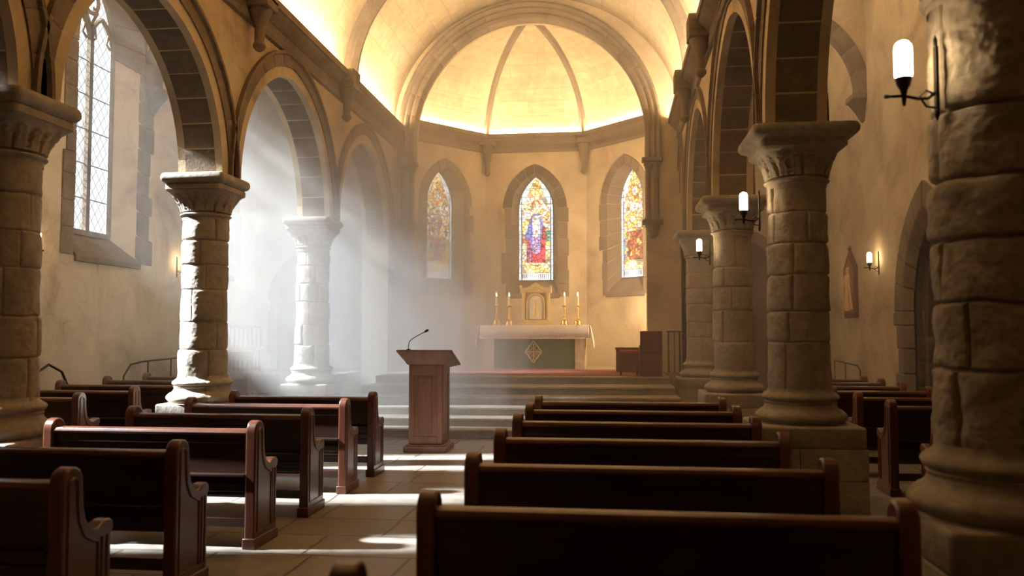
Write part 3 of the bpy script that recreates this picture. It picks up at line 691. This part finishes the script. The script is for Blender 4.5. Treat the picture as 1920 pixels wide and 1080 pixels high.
for fr, o, i in ap_wins:
    q = MB(); quoins(q, fr, o, .22, .02, .40, rnd, .24, .42, 2.66)
    s = MB()
    wn = struct(q.build('window_%d' % (5 + i), M['dressed'], None, .012, False))
    g = o['back']; c0, a0 = g['c'], g['a']
    s.hexa([fr(c0 - .66, -.04, 2.62), fr(c0 + .66, -.04, 2.62), fr(c0 - .5, .40, 2.62), fr(c0 + .5, .40, 2.62), fr(c0 - .66, -.04, 2.74), fr(c0 + .66, -.04, 2.74), fr(c0 - .5, .40, 3.13), fr(c0 + .5, .40, 3.13)])
    s.box(0, 0, 0, 0, 0, 0) if False else None
    s.build('window_sill', M['dressed'], wn, .012, False)
    rs = random.Random(40 + i); seeds = [(rs.uniform(-1, 1), (k + rs.random()) / 330) for k in range(330)]
    top = g['sp'] + g['rise']; H = top - g['sill']; nu, nv = 56, 190
    R_ = (a0 * a0 + g['rise'] ** 2) / (2 * a0)
    def half(z):
        if z <= g['sp']: return a0
        return max(.001, math.sqrt(max(0, R_ * R_ - (z - g['sp']) ** 2)) - (R_ - a0))
    vs = []; fs = []; cols_ = []
    for k in range(nv + 1):
        z = g['sill'] + H * k / nv; hw = half(z)
        for j in range(nu + 1): vs.append(fr(c0 + (-1 + 2 * j / nu) * hw, .375, z))
    for k in range(nv):
        zc = g['sill'] + H * (k + .5) / nv; hw = half(zc) / a0
        for j in range(nu):
            a = k * (nu + 1) + j; fs.append((a, a + 1, a + nu + 2, a + nu + 1)); cols_.append(glass_colour((-1 + 2 * (j + .5) / nu) * hw, (k + .5) / nv, {1: 0, 2: 1, 3: 2}[i], seeds))
    me = bpy.data.meshes.new('stained_glass'); me.from_pydata(vs, [], fs); at = me.color_attributes.new('glass_colour', 'FLOAT_COLOR', 'CORNER')
    flatc = []
    for c in cols_: flatc += [c[0], c[1], c[2], 1] * 4
    at.data.foreach_set('color', flatc); me.materials.append(M['stained'])
    go = bpy.data.objects.new('stained_glass', me); C.objects.link(go); go.parent = wn
    t = MB(); outl = [(c0 - a0, g['sill'])] + arch_pts(c0, a0, g['sp'], g['rise'], 0, 12) + [(c0 + a0, g['sill'])]
    t.tube([fr(a, .36, z) for a, z in outl], .022, 6, closed=True)
    for k in range(1, 7): z = g['sill'] + .42 * k; t.tube([fr(c0 - half(z), .365, z), fr(c0 + half(z), .365, z)], .006, 4)
    t.build('leading', M['lead'], wn)

# ------------------------------------------------------------------ altar platform and steps
steps = [(13.25, .14), (13.70, .28), (14.15, .42), (14.66, .56), (15.3, .70), (16.25, .84)]
for k, (y, z) in enumerate(steps):
    b = MB(); x1 = 1.33 - .04 * k
    pts = [(-4.70 + .0 * k, 19.0), (-4.70, y)] + [(-4.7 + (x1 + 4.7) * t / 10, y + .0 + .16 * (t / 10) ** 3) for t in range(1, 11)] + [(x1, 19.0)]
    b.prism(pts, z - .14, z - .045, 'z'); sg = b.build('step_%d' % (k + 1), M['step'], None, .006); struct(sg); sg.name = 'trim_%d' % (k + 4)
    b = MB(); pn = [(p[0], p[1] - (.025 if 0 < j < len(pts) - 1 else 0)) for j, p in enumerate(pts)]; b.prism(pn, z - .045, z, 'z'); b.build('step_nosing', M['step'], sg, .012)
struct(MB().box(-5.5, 1.5, 18.4, 22.1, 0, .839).build('floor_apse', M['step'], smooth=False))
b = MB(); b.box(XL, X1 - .65, 16.1, YE, 0, .84); struct(b.build('floor_side_chapel', M['step'], None, .01))
b = MB(); b.box(-3.9, .55, 16.6, 19.45, .84, .852); cp = b.build('altar_carpet', M['carpet'], None, .003); tagp(cp, 'faded red carpet laid on the raised platform before the altar', 'carpet')

# ------------------------------------------------------------------ altar
al = empty('altar', (-1.8, 19.95, .84), 0, 'stone altar with a green frontal, below the middle stained window', 'altar')
b = MB(); b.box(-1.2, 1.2, -.36, .36, 0, .94); b.box(-1.27, 1.27, -.42, .42, .94, 1.03); b.build('altar_block', M['pale_stone'], al, .01)
for sg in (-1, 1): b = MB(); b.box(sg * 1.2 - (.24 if sg > 0 else 0), sg * 1.2 + (.24 if sg < 0 else 0), -.40, -.36, 0, .94); b.build('pilaster', M['pale_stone'], al, .008)
b = MB(); b.box(-.96, .96, -.385, -.36, .02, .93); b.build('frontal', M['green'], al, .004)
em = empty('emblem'); bpy.data.objects.remove(em)
q = MB(); ex, ez, ey = 0.0, .41, -.395
ex = -.02
lob = []
for k in range(60):
    t = 2 * PI * k / 60; rr = .17 + .022 * math.cos(4 * t) + .012 * math.cos(8 * t); lob.append((ex + rr * math.cos(t) * .93, ey, ez + rr * 1.22 * math.sin(t)))
q.tube(lob, .011, 6, closed=True)
q.box(ex - .013, ex + .013, ey - .008, ey + .008, ez - .19, ez + .19); q.box(ex - .15, ex + .15, ey - .008, ey + .008, ez - .013, ez + .013)
for sx in (-1, 1):
    for sz in (-1, 1): q.tube([(ex + sx * (.075 + .04 * math.cos(2 * PI * k / 16)), ey, ez + sz * (.085 + .05 * math.sin(2 * PI * k / 16))) for k in range(16)], .006, 5, closed=True)
for dx, dz in ((.15, 0), (-.15, 0), (0, .19), (0, -.19)): q.tube([(ex + dx - .03 * (dz != 0), ey, ez + dz - .03 * (dx != 0)), (ex + dx + .03 * (dz != 0), ey, ez + dz + .03 * (dx != 0))], .010, 6)
q.build('emblem', M['goldthread'], al)
# cloth lying on the altar
def cloth():
    b = MB(); W, D, t = 1.30, .44, 1.034; n = 120
    def drop(s): return .29 + .010 * abs(math.sin(s * 26)) 
    # front and back drape: top strip then down
    cols_ = []
    for i in range(n + 1):
        x = -W + 2 * W * i / n; f = .006 * math.sin(x * 9) + .004 * math.sin(x * 23)
        lo = drop(x)
        row = [(x, D, t - lo), (x, D, t - .02), (x, D - .01, t + .008), (x, D - .2, t + .01), (x, -D + .2, t + .01), (x, -D + .01, t + .008), (x, -D - .012 + f * .3, t - .02), (x, -D - .016 + f * .7, t - lo * .5), (x, -D - .018 + f, t - lo)]
        cols_.append(row)
    m = len(cols_[0]); b.add([p for r in cols_ for p in r], [(i * m + j, i * m + j + 1, (i + 1) * m + j + 1, (i + 1) * m + j) for i in range(n) for j in range(m - 1)])
    for sg in (-1, 1):
        rows = []
        for k in range(13):
            y = -D - .02 + (2 * D + .04) * k / 12; fl = .018 * math.sin(k * 1.7)
            rows.append([(sg * W, y, t + .009), (sg * (W + .03), y, t - .04), (sg * (W + .055 + fl * .4), y, t - .2), (sg * (W + .085 + fl), y, t - .38), (sg * (W + .10 + fl), y, t - (.52 + .03 * math.cos(k * 1.3)))])
        m = 5; b.add([p for r in rows for p in r], [(i * m + j, i * m + j + 1, (i + 1) * m + j + 1, (i + 1) * m + j) for i in range(12) for j in range(4)])
    return b
cl = cloth().build('altar_cloth', M['cloth']); cl.location = (-1.8, 19.95, .84)
md = cl.modifiers.new('thickness', 'SOLIDIFY'); md.thickness = .006
tagp(cl, 'white linen cloth with scalloped hem draped over the altar', 'cloth')
ht = MB()
for k in range(52): x = -1.28 + k * .0502; ht.lathe([(.001, 0), (.016, .004), (.022, .016), (.022, .03)], x, -.462, 6) if False else ht.box(x - .019, x + .019, -.464, -.455, .715, .745)
ht.build('lace_hem', M['cloth'], cl, .006)
AZ = 1.885
# tabernacle
tb = empty('tabernacle', (-1.79, 20.0, AZ), 0, 'golden stone tabernacle with a gabled top, standing at the middle of the altar', 'tabernacle')
b = MB(); b.box(-.39, .39, -.22, .22, 0, .055); b.box(-.36, .36, -.20, .20, .055, .12); b.build('base', M['goldstone'], tb, .008)
b = MB(); b.box(-.33, .33, -.15, .16, .12, .80); b.build('body', M['goldstone'], tb, .006)
b = MB(); b.prism([(-.37, .78), (.37, .78), (.37, .90), (.22, .90), (.0, 1.03), (-.22, .90), (-.37, .90)], -.19, .19, 'y'); b.prism([(-.39, .89), (-.33, .89), (-.33, .94), (-.36, .97), (-.39, .94)], -.19, -.1, 'y'); b.prism([(.39, .89), (.33, .89), (.33, .94), (.36, .97), (.39, .94)], -.19, -.1, 'y'); b.build('gable', M['goldstone'], tb, .006)
q = MB(); q.tube([(-.32, -.195, .80), (-.16, -.195, .86), (0, -.195, .93), (.16, -.195, .86), (.32, -.195, .80)], .014, 6); q.build('gable_moulding', M['goldstone'], tb)
for sg in (-1, 1): b = MB(); b.lathe([(.04, .12), (.045, .14), (.028, .16), (.028, .72), (.045, .75), (.045, .78)], sg * .29, -.17, 14); b.build('colonnette', M['goldstone'], tb)
q = MB(); fr = Frame((0, -.15, 0), (1, 0, 0), (0, 1, 0)); ring(q, fr, 0, .19, .52, .2, [(0, -.03), (0, .01), (.05, .01), (.05, -.02), (.025, -.035)], .13, .2, .002); q.build('door_surround', M['goldstone'], tb)
q = MB(); q.prism([(-.18, .14)] + arch_pts(0, .18, .52, .19) + [(.18, .14)], -.165, -.15, 'y'); q.build('door', M['candle'], tb)
q = MB(); q.lathe([(.075, .20), (.06, .30), (.045, .42), (.055, .50), (.03, .53), (.03, .55), (.04, .57), (.035, .60), (.01, .615)], 0, -.165, 12); q.build('relief_figure', M['goldstone'], tb)
# candlesticks
cs = empty('candlestick', (0, 0, 0))
b = MB(); b.lathe([(.10, 0), (.10, .015), (.085, .03), (.075, .10), (.085, .115), (.07, .125), (.035, .14), (.022, .16), (.018, .20), (.028, .22), (.018, .24), (.016, .36), (.026, .38), (.016, .40), (.02, .43), (.06, .45), (.068, .465), (.065, .475), (.02, .478)], 0, 0, 20); b.build('stand', M['brass'], cs)
b = MB(); b.lathe([(.026, .478), (.026, .70), (.018, .705)], 0, 0, 14); b.build('candle', M['candle'], cs)
b = MB(); b.lathe([(.002, .70), (.012, .72), (.014, .735), (.008, .765), (.001, .79)], 0, 0, 10); b.build('flame', M['flame'], cs)
for k, (x, lb) in enumerate(((-2.75, 'outermost brass candlestick on the left end of the altar, candle lit'), (-2.44, 'lit brass candlestick just left of the tabernacle'), (-1.10, 'lit brass candlestick just right of the tabernacle'), (-.78, 'outermost brass candlestick on the right end of the altar, candle lit'))):
    o = cs if k == 0 else copy_tree(cs); o.location = (x, 19.88, AZ); tagp(o, lb, 'candlestick', 'candlesticks on the altar')

# ------------------------------------------------------------------ lectern and microphone
lc = empty('lectern', (-2.64, 11.66, 0), 0, 'brown wooden lectern standing alone in the aisle before the steps', 'lectern')
b = MB(); b.box(-.31, .31, -.05, .58, 0, .085); b.box(-.28, .28, -.02, .55, .085, .105); b.build('base', M['lectern'], lc, .012)
b = MB(); b.box(-.245, .245, .03, .50, .105, 1.25); bd = b.build('body', M['lectern'], lc, .008)
q = MB()
q.box(-.245, -.17, .015, .03, .13, 1.24); q.box(.17, .245, .015, .03, .13, 1.24); q.box(-.17, .17, .015, .03, 1.10, 1.24); q.box(-.17, .17, .015, .03, .13, .22)
q.box(-.09, .09, .018, .03, .26, 1.06)
q.box(.245, .258, .03, .13, .13, 1.24); q.box(.245, .258, .40, .50, .13, 1.24); q.box(.245, .258, .13, .40, 1.10, 1.24); q.box(.245, .258, .13, .40, .13, .22)
q.build('panel_frame', M['lectern'], lc, .005)
b = MB(); y0, y1 = -.10, .56
b.hexa([(-.27, .0, 1.245), (.27, .0, 1.245), (-.27, .53, 1.19), (.27, .53, 1.19), (-.385, y0 + .01, 1.43), (.385, y0 + .01, 1.43), (-.385, y1, 1.22), (.385, y1, 1.22)]); b.build('desk_box', M['lectern'], lc, .006)
b = MB(); b.hexa([(-.405, y0, 1.43), (.405, y0, 1.43), (-.405, y1 + .03, 1.215), (.405, y1 + .03, 1.215), (-.405, y0, 1.458), (.405, y0, 1.458), (-.405, y1 + .03, 1.243), (.405, y1 + .03, 1.243)]); b.build('desk_top', M['lectern'], lc, .006)
mc = empty('microphone', (-2.89, 11.66, 1.45), 0, 'thin black gooseneck microphone on top of the lectern', 'microphone')
b = MB(); b.lathe([(.03, -.03), (.03, .012), (.012, .02)], 0, 0, 14); b.build('base', M['black'], mc)
b = MB(); b.tube([(0, 0, 0), (.0, 0, .06), (.012, 0, .12), (.045, 0, .155), (.10, 0, .19), (.25, 0, .27)], .006, 8); b.build('gooseneck', M['black'], mc)
b = MB(); b.tube([(.235, 0, .262), (.25, 0, .27), (.28, 0, .286), (.292, 0, .292)], [.008, .017, .019, .01], 10); b.build('mic_head', M['black'], mc)

# ------------------------------------------------------------------ pews
def end_profile():   # (y, z): y forward from the rear face
    p = [(.0, .0), (.0, .90)]
    for k in range(9): a = PI - PI * k / 8; p.append((.085 + .085 * math.cos(a), .915 + .085 * math.sin(a)))
    p += [(.172, .86), (.18, .78), (.20, .71), (.235, .665), (.28, .640), (.31, .635), (.345, .655), (.38, .665), (.42, .665), (.445, .65), (.455, .62), (.445, .595), (.43, .58), (.43, .0)]
    return p
def make_pew(name, wd):
    root = empty(name); P = end_profile(); T = .085
    for sg in (-1, 1):
        x0, x1 = (-wd / 2, -wd / 2 + T) if sg < 0 else (wd / 2 - T, wd / 2)
        b = MB(); b.prism(P, x0, x1, 'x'); e = b.build('end_panel', M['wood'], root, .013, True, 3)
        b = MB(); xo = x0 if sg < 0 else x1
        ins = [(.05, .13), (.05, .86)] + [(.085 + .038 * math.cos(PI - PI * k / 6), .90 + .038 * math.sin(PI - PI * k / 6)) for k in range(7)] + [(.125, .80), (.14, .70), (.19, .615), (.27, .575), (.31, .56), (.31, .13)]
        b.tube([(xo, y, z) for y, z in ins], .009, 6, closed=True); b.tube([(xo, .345, .13), (xo, .345, .58)], .008, 6); b.tube([(xo, .39, .13), (xo, .39, .58)], .008, 6); b.build('carved_moulding', M['wood'], e)
        b = MB(); b.box(x0 - .012, x1 + .012, -.012, .445, 0, .085); b.build('end_base', M['wood'], e, .008)
    xa, xb = -wd / 2 + T, wd / 2 - T
    b = MB(); b.box(xa, xb, .045, .068, .44, .895); b.build('backrest', M['wood_x'], root)
    q = MB(); q.box(xa, xb, .028, .046, .82, .89); q.box(xa, xb, .028, .046, .44, .50)
    n = 3
    q.build('back_frame', M['wood_x'], root, .004)
    b = MB(); b.loft([[(x, .055 + y, z) for y, z in ((-.045, .89), (-.05, .905), (-.04, .925), (-.015, .935), (.02, .935), (.035, .92), (.035, .89))] for x in (xa, xb)]); b.build('top_rail', M['wood'], root, .003)
    b = MB(); b.box(xa, xb, -.02, .05, .565, .583); b.build('book_ledge', M['wood_x'], root, .004)
    b = MB(); b.box(xa, xb, .04, .44, .405, .44); b.build('seat', M['wood_x'], root, .008)
    b = MB(); b.box(xa, xb, .36, .38, .33, .405); b.build('seat_rail', M['wood_x'], root, .004)
    b = MB(); b.box(xa, xb, .03, .055, .16, .235); b.build('lower_rail', M['wood_x'], root, .006)
    return root
def place_pews(wd, xc, ys, group, label_fn, y_proto=None):
    proto = make_pew('pew', wd)
    for k, y in enumerate(ys):
        o = proto if k == 0 else copy_tree(proto); o.location = (xc, y, 0); tagp(o, label_fn(k), 'pew', group)
place_pews(2.10, .20, [2.42, 3.58, 4.78, 6.0, 7.15, 8.22, 9.25], 'pews in the right half of the nave', lambda k: [
    'dark pew whose end knob just peeks over the bottom edge of the picture', 'nearest full dark pew on the right, back spanning the bottom of the picture',
    'second full dark pew on the right, behind the nearest one', 'third full pew of the right block, counting from the front of the picture', 'fourth full pew of the right block, its right end by the broad column plinth',
    'fifth full pew of the right block, second from the altar steps', 'pew of the right block closest to the altar steps'][k])
place_pews(1.82, -3.70, [3.98, 5.1, 6.3, 7.45, 8.55, 9.6], 'pews in the left half of the nave', lambda k: [
    'pew at the bottom left corner, nearest of the left block, large curved end panel', 'second pew of the left block, whole red-brown end panel with armrest seen at lower left',
    'third pew of the left block, in front of the left edge column plinth', 'fourth pew of the left block, counted from the bottom left corner', 'fifth pew of the left block, just before the farthest one', 'pew of the left block closest to the lectern and steps'][k])
place_pews(1.95, -7.2, [9.1, 10.25, 11.4, 12.55, 13.7, 14.85], 'pews in the left aisle', lambda k: [
    'left aisle pew nearest the left edge of the picture, in deep shade', 'left aisle pew second from the left edge column', 'left aisle pew with its panelled back below the tall clear window',
    'left aisle pew just behind the one below the tall clear window', 'left aisle pew second from the side chapel platform', 'farthest left aisle pew, before the side chapel platform'][k])
place_pews(1.3, 3.53, [7.8, 9.08, 10.25, 11.4, 12.4, 13.3, 14.2], 'pews in the right aisle', lambda k: [
    'right aisle pew showing only its end beside the massive near column', 'right aisle pew with a tall red end panel left of the massive column', 'right aisle pew whose red end stands beside the broad column plinth',
    'right aisle pew between the broad column plinth and the rows under the arched side door', 'right aisle pew in front of the arched side door', 'right aisle pew just past the arched side door', 'farthest right aisle pew, under the carved wall picture'][k])

# ------------------------------------------------------------------ wall and column lamps
def make_lamp(name):
    r = empty(name)                               # origin on the wall, arm points to +X
    b = MB(); b.box(0, .018, -.022, .022, -.20, .20); b.lathe([(.003, .27), (.014, .24), (.014, .21), (.006, .19)], .01, 0, 8); b.lathe([(.006, -.19), (.014, -.21), (.014, -.23), (.003, -.26)], .01, 0, 8); b.build('back_plate', M['iron'], r, .003)
    b = MB(); b.tube([(.01, 0, -.08), (.06, 0, -.12), (.12, 0, -.12), (.20, 0, -.10), (.30, 0, -.10)], .010, 8); b.tube([(.01, 0, -.18), (.07, 0, -.17), (.11, 0, -.11), (.07, 0, -.07), (.03, 0, -.09)], .007, 6); b.tube([(.20, 0, -.14), (.20, 0, -.06)], .012, 8); b.tube([(.29, 0, -.10), (.315, 0, -.10)], .014, 8); b.build('arm', M['iron'], r)
    b = MB(); b.lathe([(.008, -.16), (.014, -.13), (.016, -.09), (.024, -.06), (.040, -.035), (.048, .0), (.05, .012)], .20, 0, 14); b.build('cup', M['iron'], r)
    b = MB(); b.lathe([(.046, .010), (.052, .03), (.052, .19), (.048, .215), (.034, .235), (.012, .245)], .20, 0, 16); b.build('lamp_glass', M['lamp'], r)
    return r
lp = make_lamp('wall_lamp')
lamps = [((1.635, RC[1] - .10, 2.92), PI, 'largest lit iron lamp, on the massive column at the right edge'),
         ((X2 - .015, RC[2], 2.90), PI, 'lit iron lamp on the left side of the broad blockwork column'),
         ((X2 - .015, RC[3], 2.90), PI, 'lit lamp on the farther right arcade column, smallest of the column lamps'),
         ((XR, 15.5, 2.90), PI, 'lit lamp on the right aisle wall between carved picture and arched door'),
         ((XL, 11.3, 2.95), 0, 'lit lamp on the left aisle wall below and left of the tall clear window'),
         ((XL, 15.55, 2.95), 0, 'lit lamp on the left aisle wall, mostly behind the column right of the window')]
for k, (l, rz, lb) in enumerate(lamps):
    o = lp if k == 0 else copy_tree(lp); o.location = (l[0], l[1], l[2] + .05); o.scale = (.82,) * 3; o.rotation_euler.z = rz; tagp(o, lb, 'lamp', 'iron wall lamps')

# ------------------------------------------------------------------ carved picture, railings, desk, chairs
pc = empty('carved_picture', (XR - .001, 17.2, 2.0), 0, 'narrow pointed wooden frame with a carved figure, on the right aisle wall', 'picture')
q = MB(); q.prism([(-.42, 0), (.42, 0), (.42, 1.0), (.25, 1.14), (.0, 1.36), (-.25, 1.14), (-.42, 1.0)], -.05, .0, 'x'); q.lathe([(.02, 1.34), (.045, 1.38), (.03, 1.42), (.005, 1.46)], -.03, 0, 8); q.build('frame', M['redwood'], pc, .01)
q = MB(); q.prism([(-.32, .1), (.32, .1), (.32, .95), (.0, 1.2), (-.32, .95)], -.062, -.05, 'x'); q.build('panel', M['lectern'], pc)
q = MB(); q.lathe([(.09, .14), (.10, .3), (.07, .55), (.11, .75), (.06, .85), (.04, .87), (.06, .92), (.05, .99), (.01, 1.02)], -.06, 0, 12); q.tube([(-.07, -.22, .16), (-.08, -.1, .6), (-.08, .16, .84), (-.07, .25, .6)], .03, 6); q.tube([(-.07, .24, .16), (-.08, .16, .5), (-.08, .04, .7)], .035, 6); q.build('carved_figure', M['table'], pc)
def rail(name, pts, posts, base, r=.016):
    q = empty(name); b = MB(); b.tube(pts, r, 8); b.build('handrail', M['iron'], q)
    for p, z in posts: b = MB(); b.tube([(p[0], p[1], base), (p[0], p[1], z)], r * .8, 6); b.build('post', M['iron'], q)
    return q
x = XL + .18
o = rail('handrail', [(x, 13.5, .6), (x, 13.55, .95), (x, 13.75, 1.14), (x, 14.1, 1.18), (x, 15.9, 1.22)], [((x, 13.5), .62), ((x, 14.3), 1.18), ((x, 15.1), 1.2), ((x, 15.85), 1.22)], 0); tagp(o, 'curved dark iron handrail along the left aisle wall behind the pews', 'handrail')
o = rail('handrail', [(x, 11.3, .7), (x, 11.32, 1.1), (x, 11.6, 1.22), (x, 11.9, 1.1), (x, 12.1, .8)], [((x, 11.3), .72), ((x, 12.1), .82)], 0, .02); tagp(o, 'hooped iron rail on the left aisle wall beside the left edge column', 'handrail')
x = XR - .16
o = rail('handrail', [(x, 16.2, .5), (x, 16.22, 1.0), (x, 16.4, 1.08), (x, 18.0, 1.12)], [((x, 16.2), .52), ((x, 17.2), 1.1), ((x, 18.0), 1.12)], 0, .014); tagp(o, 'thin iron handrail on the right aisle wall below the carved picture', 'handrail')
rl = empty('railing', (-8.45, 17.6, .84), 0, 'thin upright-barred railing on the raised side chapel, behind the small desk', 'railing')
b = MB(); b.box(0, .75, -.02, .02, .97, 1.0); b.box(0, .75, -.015, .015, .05, .075); b.build('rail', M['iron'], rl)
for k in range(8): b = MB(); b.box(.01 + k * .102, .025 + k * .102, -.009, .009, 0, .97); b.build('bar', M['iron'], rl)
dk = empty('desk', (-7.85, 16.9, .84), 0, 'small pale-topped wooden desk on the raised side chapel in the haze', 'desk')
b = MB(); b.hexa([(-.42, -.25, .46), (.42, -.25, .46), (-.42, .25, .52), (.42, .25, .52), (-.42, -.25, .50), (.42, -.25, .50), (-.42, .25, .56), (.42, .25, .56)]); b.build('desk_top', M['table'], dk, .005)
for sx in (-.34, .34):
    for sy in (-.18, .18): b = MB(); b.box(sx - .025, sx + .025, sy - .025, sy + .025, 0, .47 + (sy > 0) * .04); b.build('leg', M['lectern'], dk)
b = MB(); b.box(-.34, .34, -.19, -.17, .30, .44); b.build('apron', M['lectern'], dk)
# platform seats on the right
ch = empty('high_backed_chair', (.78, 16.42, .853), 0, 'dark red wooden chair with a tall solid back at the right edge of the platform', 'chair')
b = MB(); b.box(-.21, .22, -.02, .02, 0, .88); b.build('back_panel', M['redwood'], ch, .008)
b = MB(); b.box(-.17, .17, -.035, -.02, .08, .40); b.box(-.17, .17, -.035, -.02, .46, .80); b.build('panel_frame', M['redwood'], ch, .006)
b = MB(); b.box(-.21, .22, .0, .45, .40, .44); b.build('seat', M['redwood'], ch, .006)
for sx in (-.20, .20): b = MB(); b.box(sx - .015, sx + .015, .02, .45, 0, .60); b.build('side_panel', M['redwood'], ch, .006)
bn = empty('stool', (.36, 16.75, .853), 0, 'low red-topped wooden stool left of the high-backed chair', 'stool')
b = MB(); b.box(-.19, .19, -.16, .16, .42, .46); b.build('seat', M['redwood'], bn, .005); b = MB(); b.box(-.19, .19, -.16, .16, .46, .50); b.build('cushion', M['cushion'], bn, .015)
for sx in (-.165, .165):
    for sy in (-.135, .135): b = MB(); b.box(sx - .022, sx + .022, sy - .022, sy + .022, 0, .42); b.build('leg', M['redwood'], bn)
b = MB(); b.box(-.165, .165, -.145, -.125, .25, .42); b.build('apron', M['redwood'], bn)
pd = empty('wooden_chest', (.42, 18.2, .842), 0, 'dark low wooden chest behind the red-topped stool', 'chest')
b = MB(); b.box(-.31, .31, -.2, .2, 0, .50); b.build('body', M['redwood'], pd, .006); b = MB(); b.box(-.33, .33, -.22, .22, .50, .54); b.build('lid', M['redwood'], pd, .006)
st = empty('iron_stand', (1.30, 18.22, .842), 0, 'thin-legged dark iron stand between the platform chair and the farthest right column', 'stand')
b = MB(); b.box(-.10, .22, -.14, .14, .87, .90); b.build('stand_top', M['iron'], st, .004)
for sx, sy in ((-.06, -.1), (.06, -.1), (.18, -.1), (-.06, .1), (.18, .1)): b = MB(); b.tube([(sx, sy, 0), (sx * 1.02, sy, .45), (sx, sy, .87)], .011, 6); b.build('leg', M['iron'], st)

# ------------------------------------------------------------------ haze hanging in the nave
m, nt, p = mat('haze'); nt.nodes.remove(p); out = nt.nodes['Material Output']
vp = N(nt, 'ShaderNodeVolumeScatter'); vp.inputs['Color'].default_value = (1, .97, .93, 1); vp.inputs['Density'].default_value = .035; vp.inputs['Anisotropy'].default_value = 0
nt.links.new(vp.outputs[0], out.inputs['Volume'])
hz = MB().box(XL - .30, XR + .02, 11.3, 21.98, .001, 9.3).build('haze', m, None, 0, False); tagp(hz, 'pale haze hanging through the whole church, glowing in the sunbeams', 'haze', None, 'stuff')

for k, (xr, den, lb) in enumerate(((-3.3, .10, 'thickest pale haze around the sunbeams among the left arcade columns'), (-2.5, .10, 'thick pale haze between the left arcade and the lectern'), (-1.75, .10, 'thinning pale haze reaching past the lectern towards the altar'))):
    m2 = m.copy(); m2.name = 'dense_haze'; m2.node_tree.nodes[vp.name].inputs['Density'].default_value = den
    hz = MB().box(-7.1 + k * .25, xr, 12.4 + k * .12, 18.45, .002 + k * .001, 6.0 - k * 1.1).build('haze', m2, None, 0, False); tagp(hz, lb, 'haze', None, 'stuff')
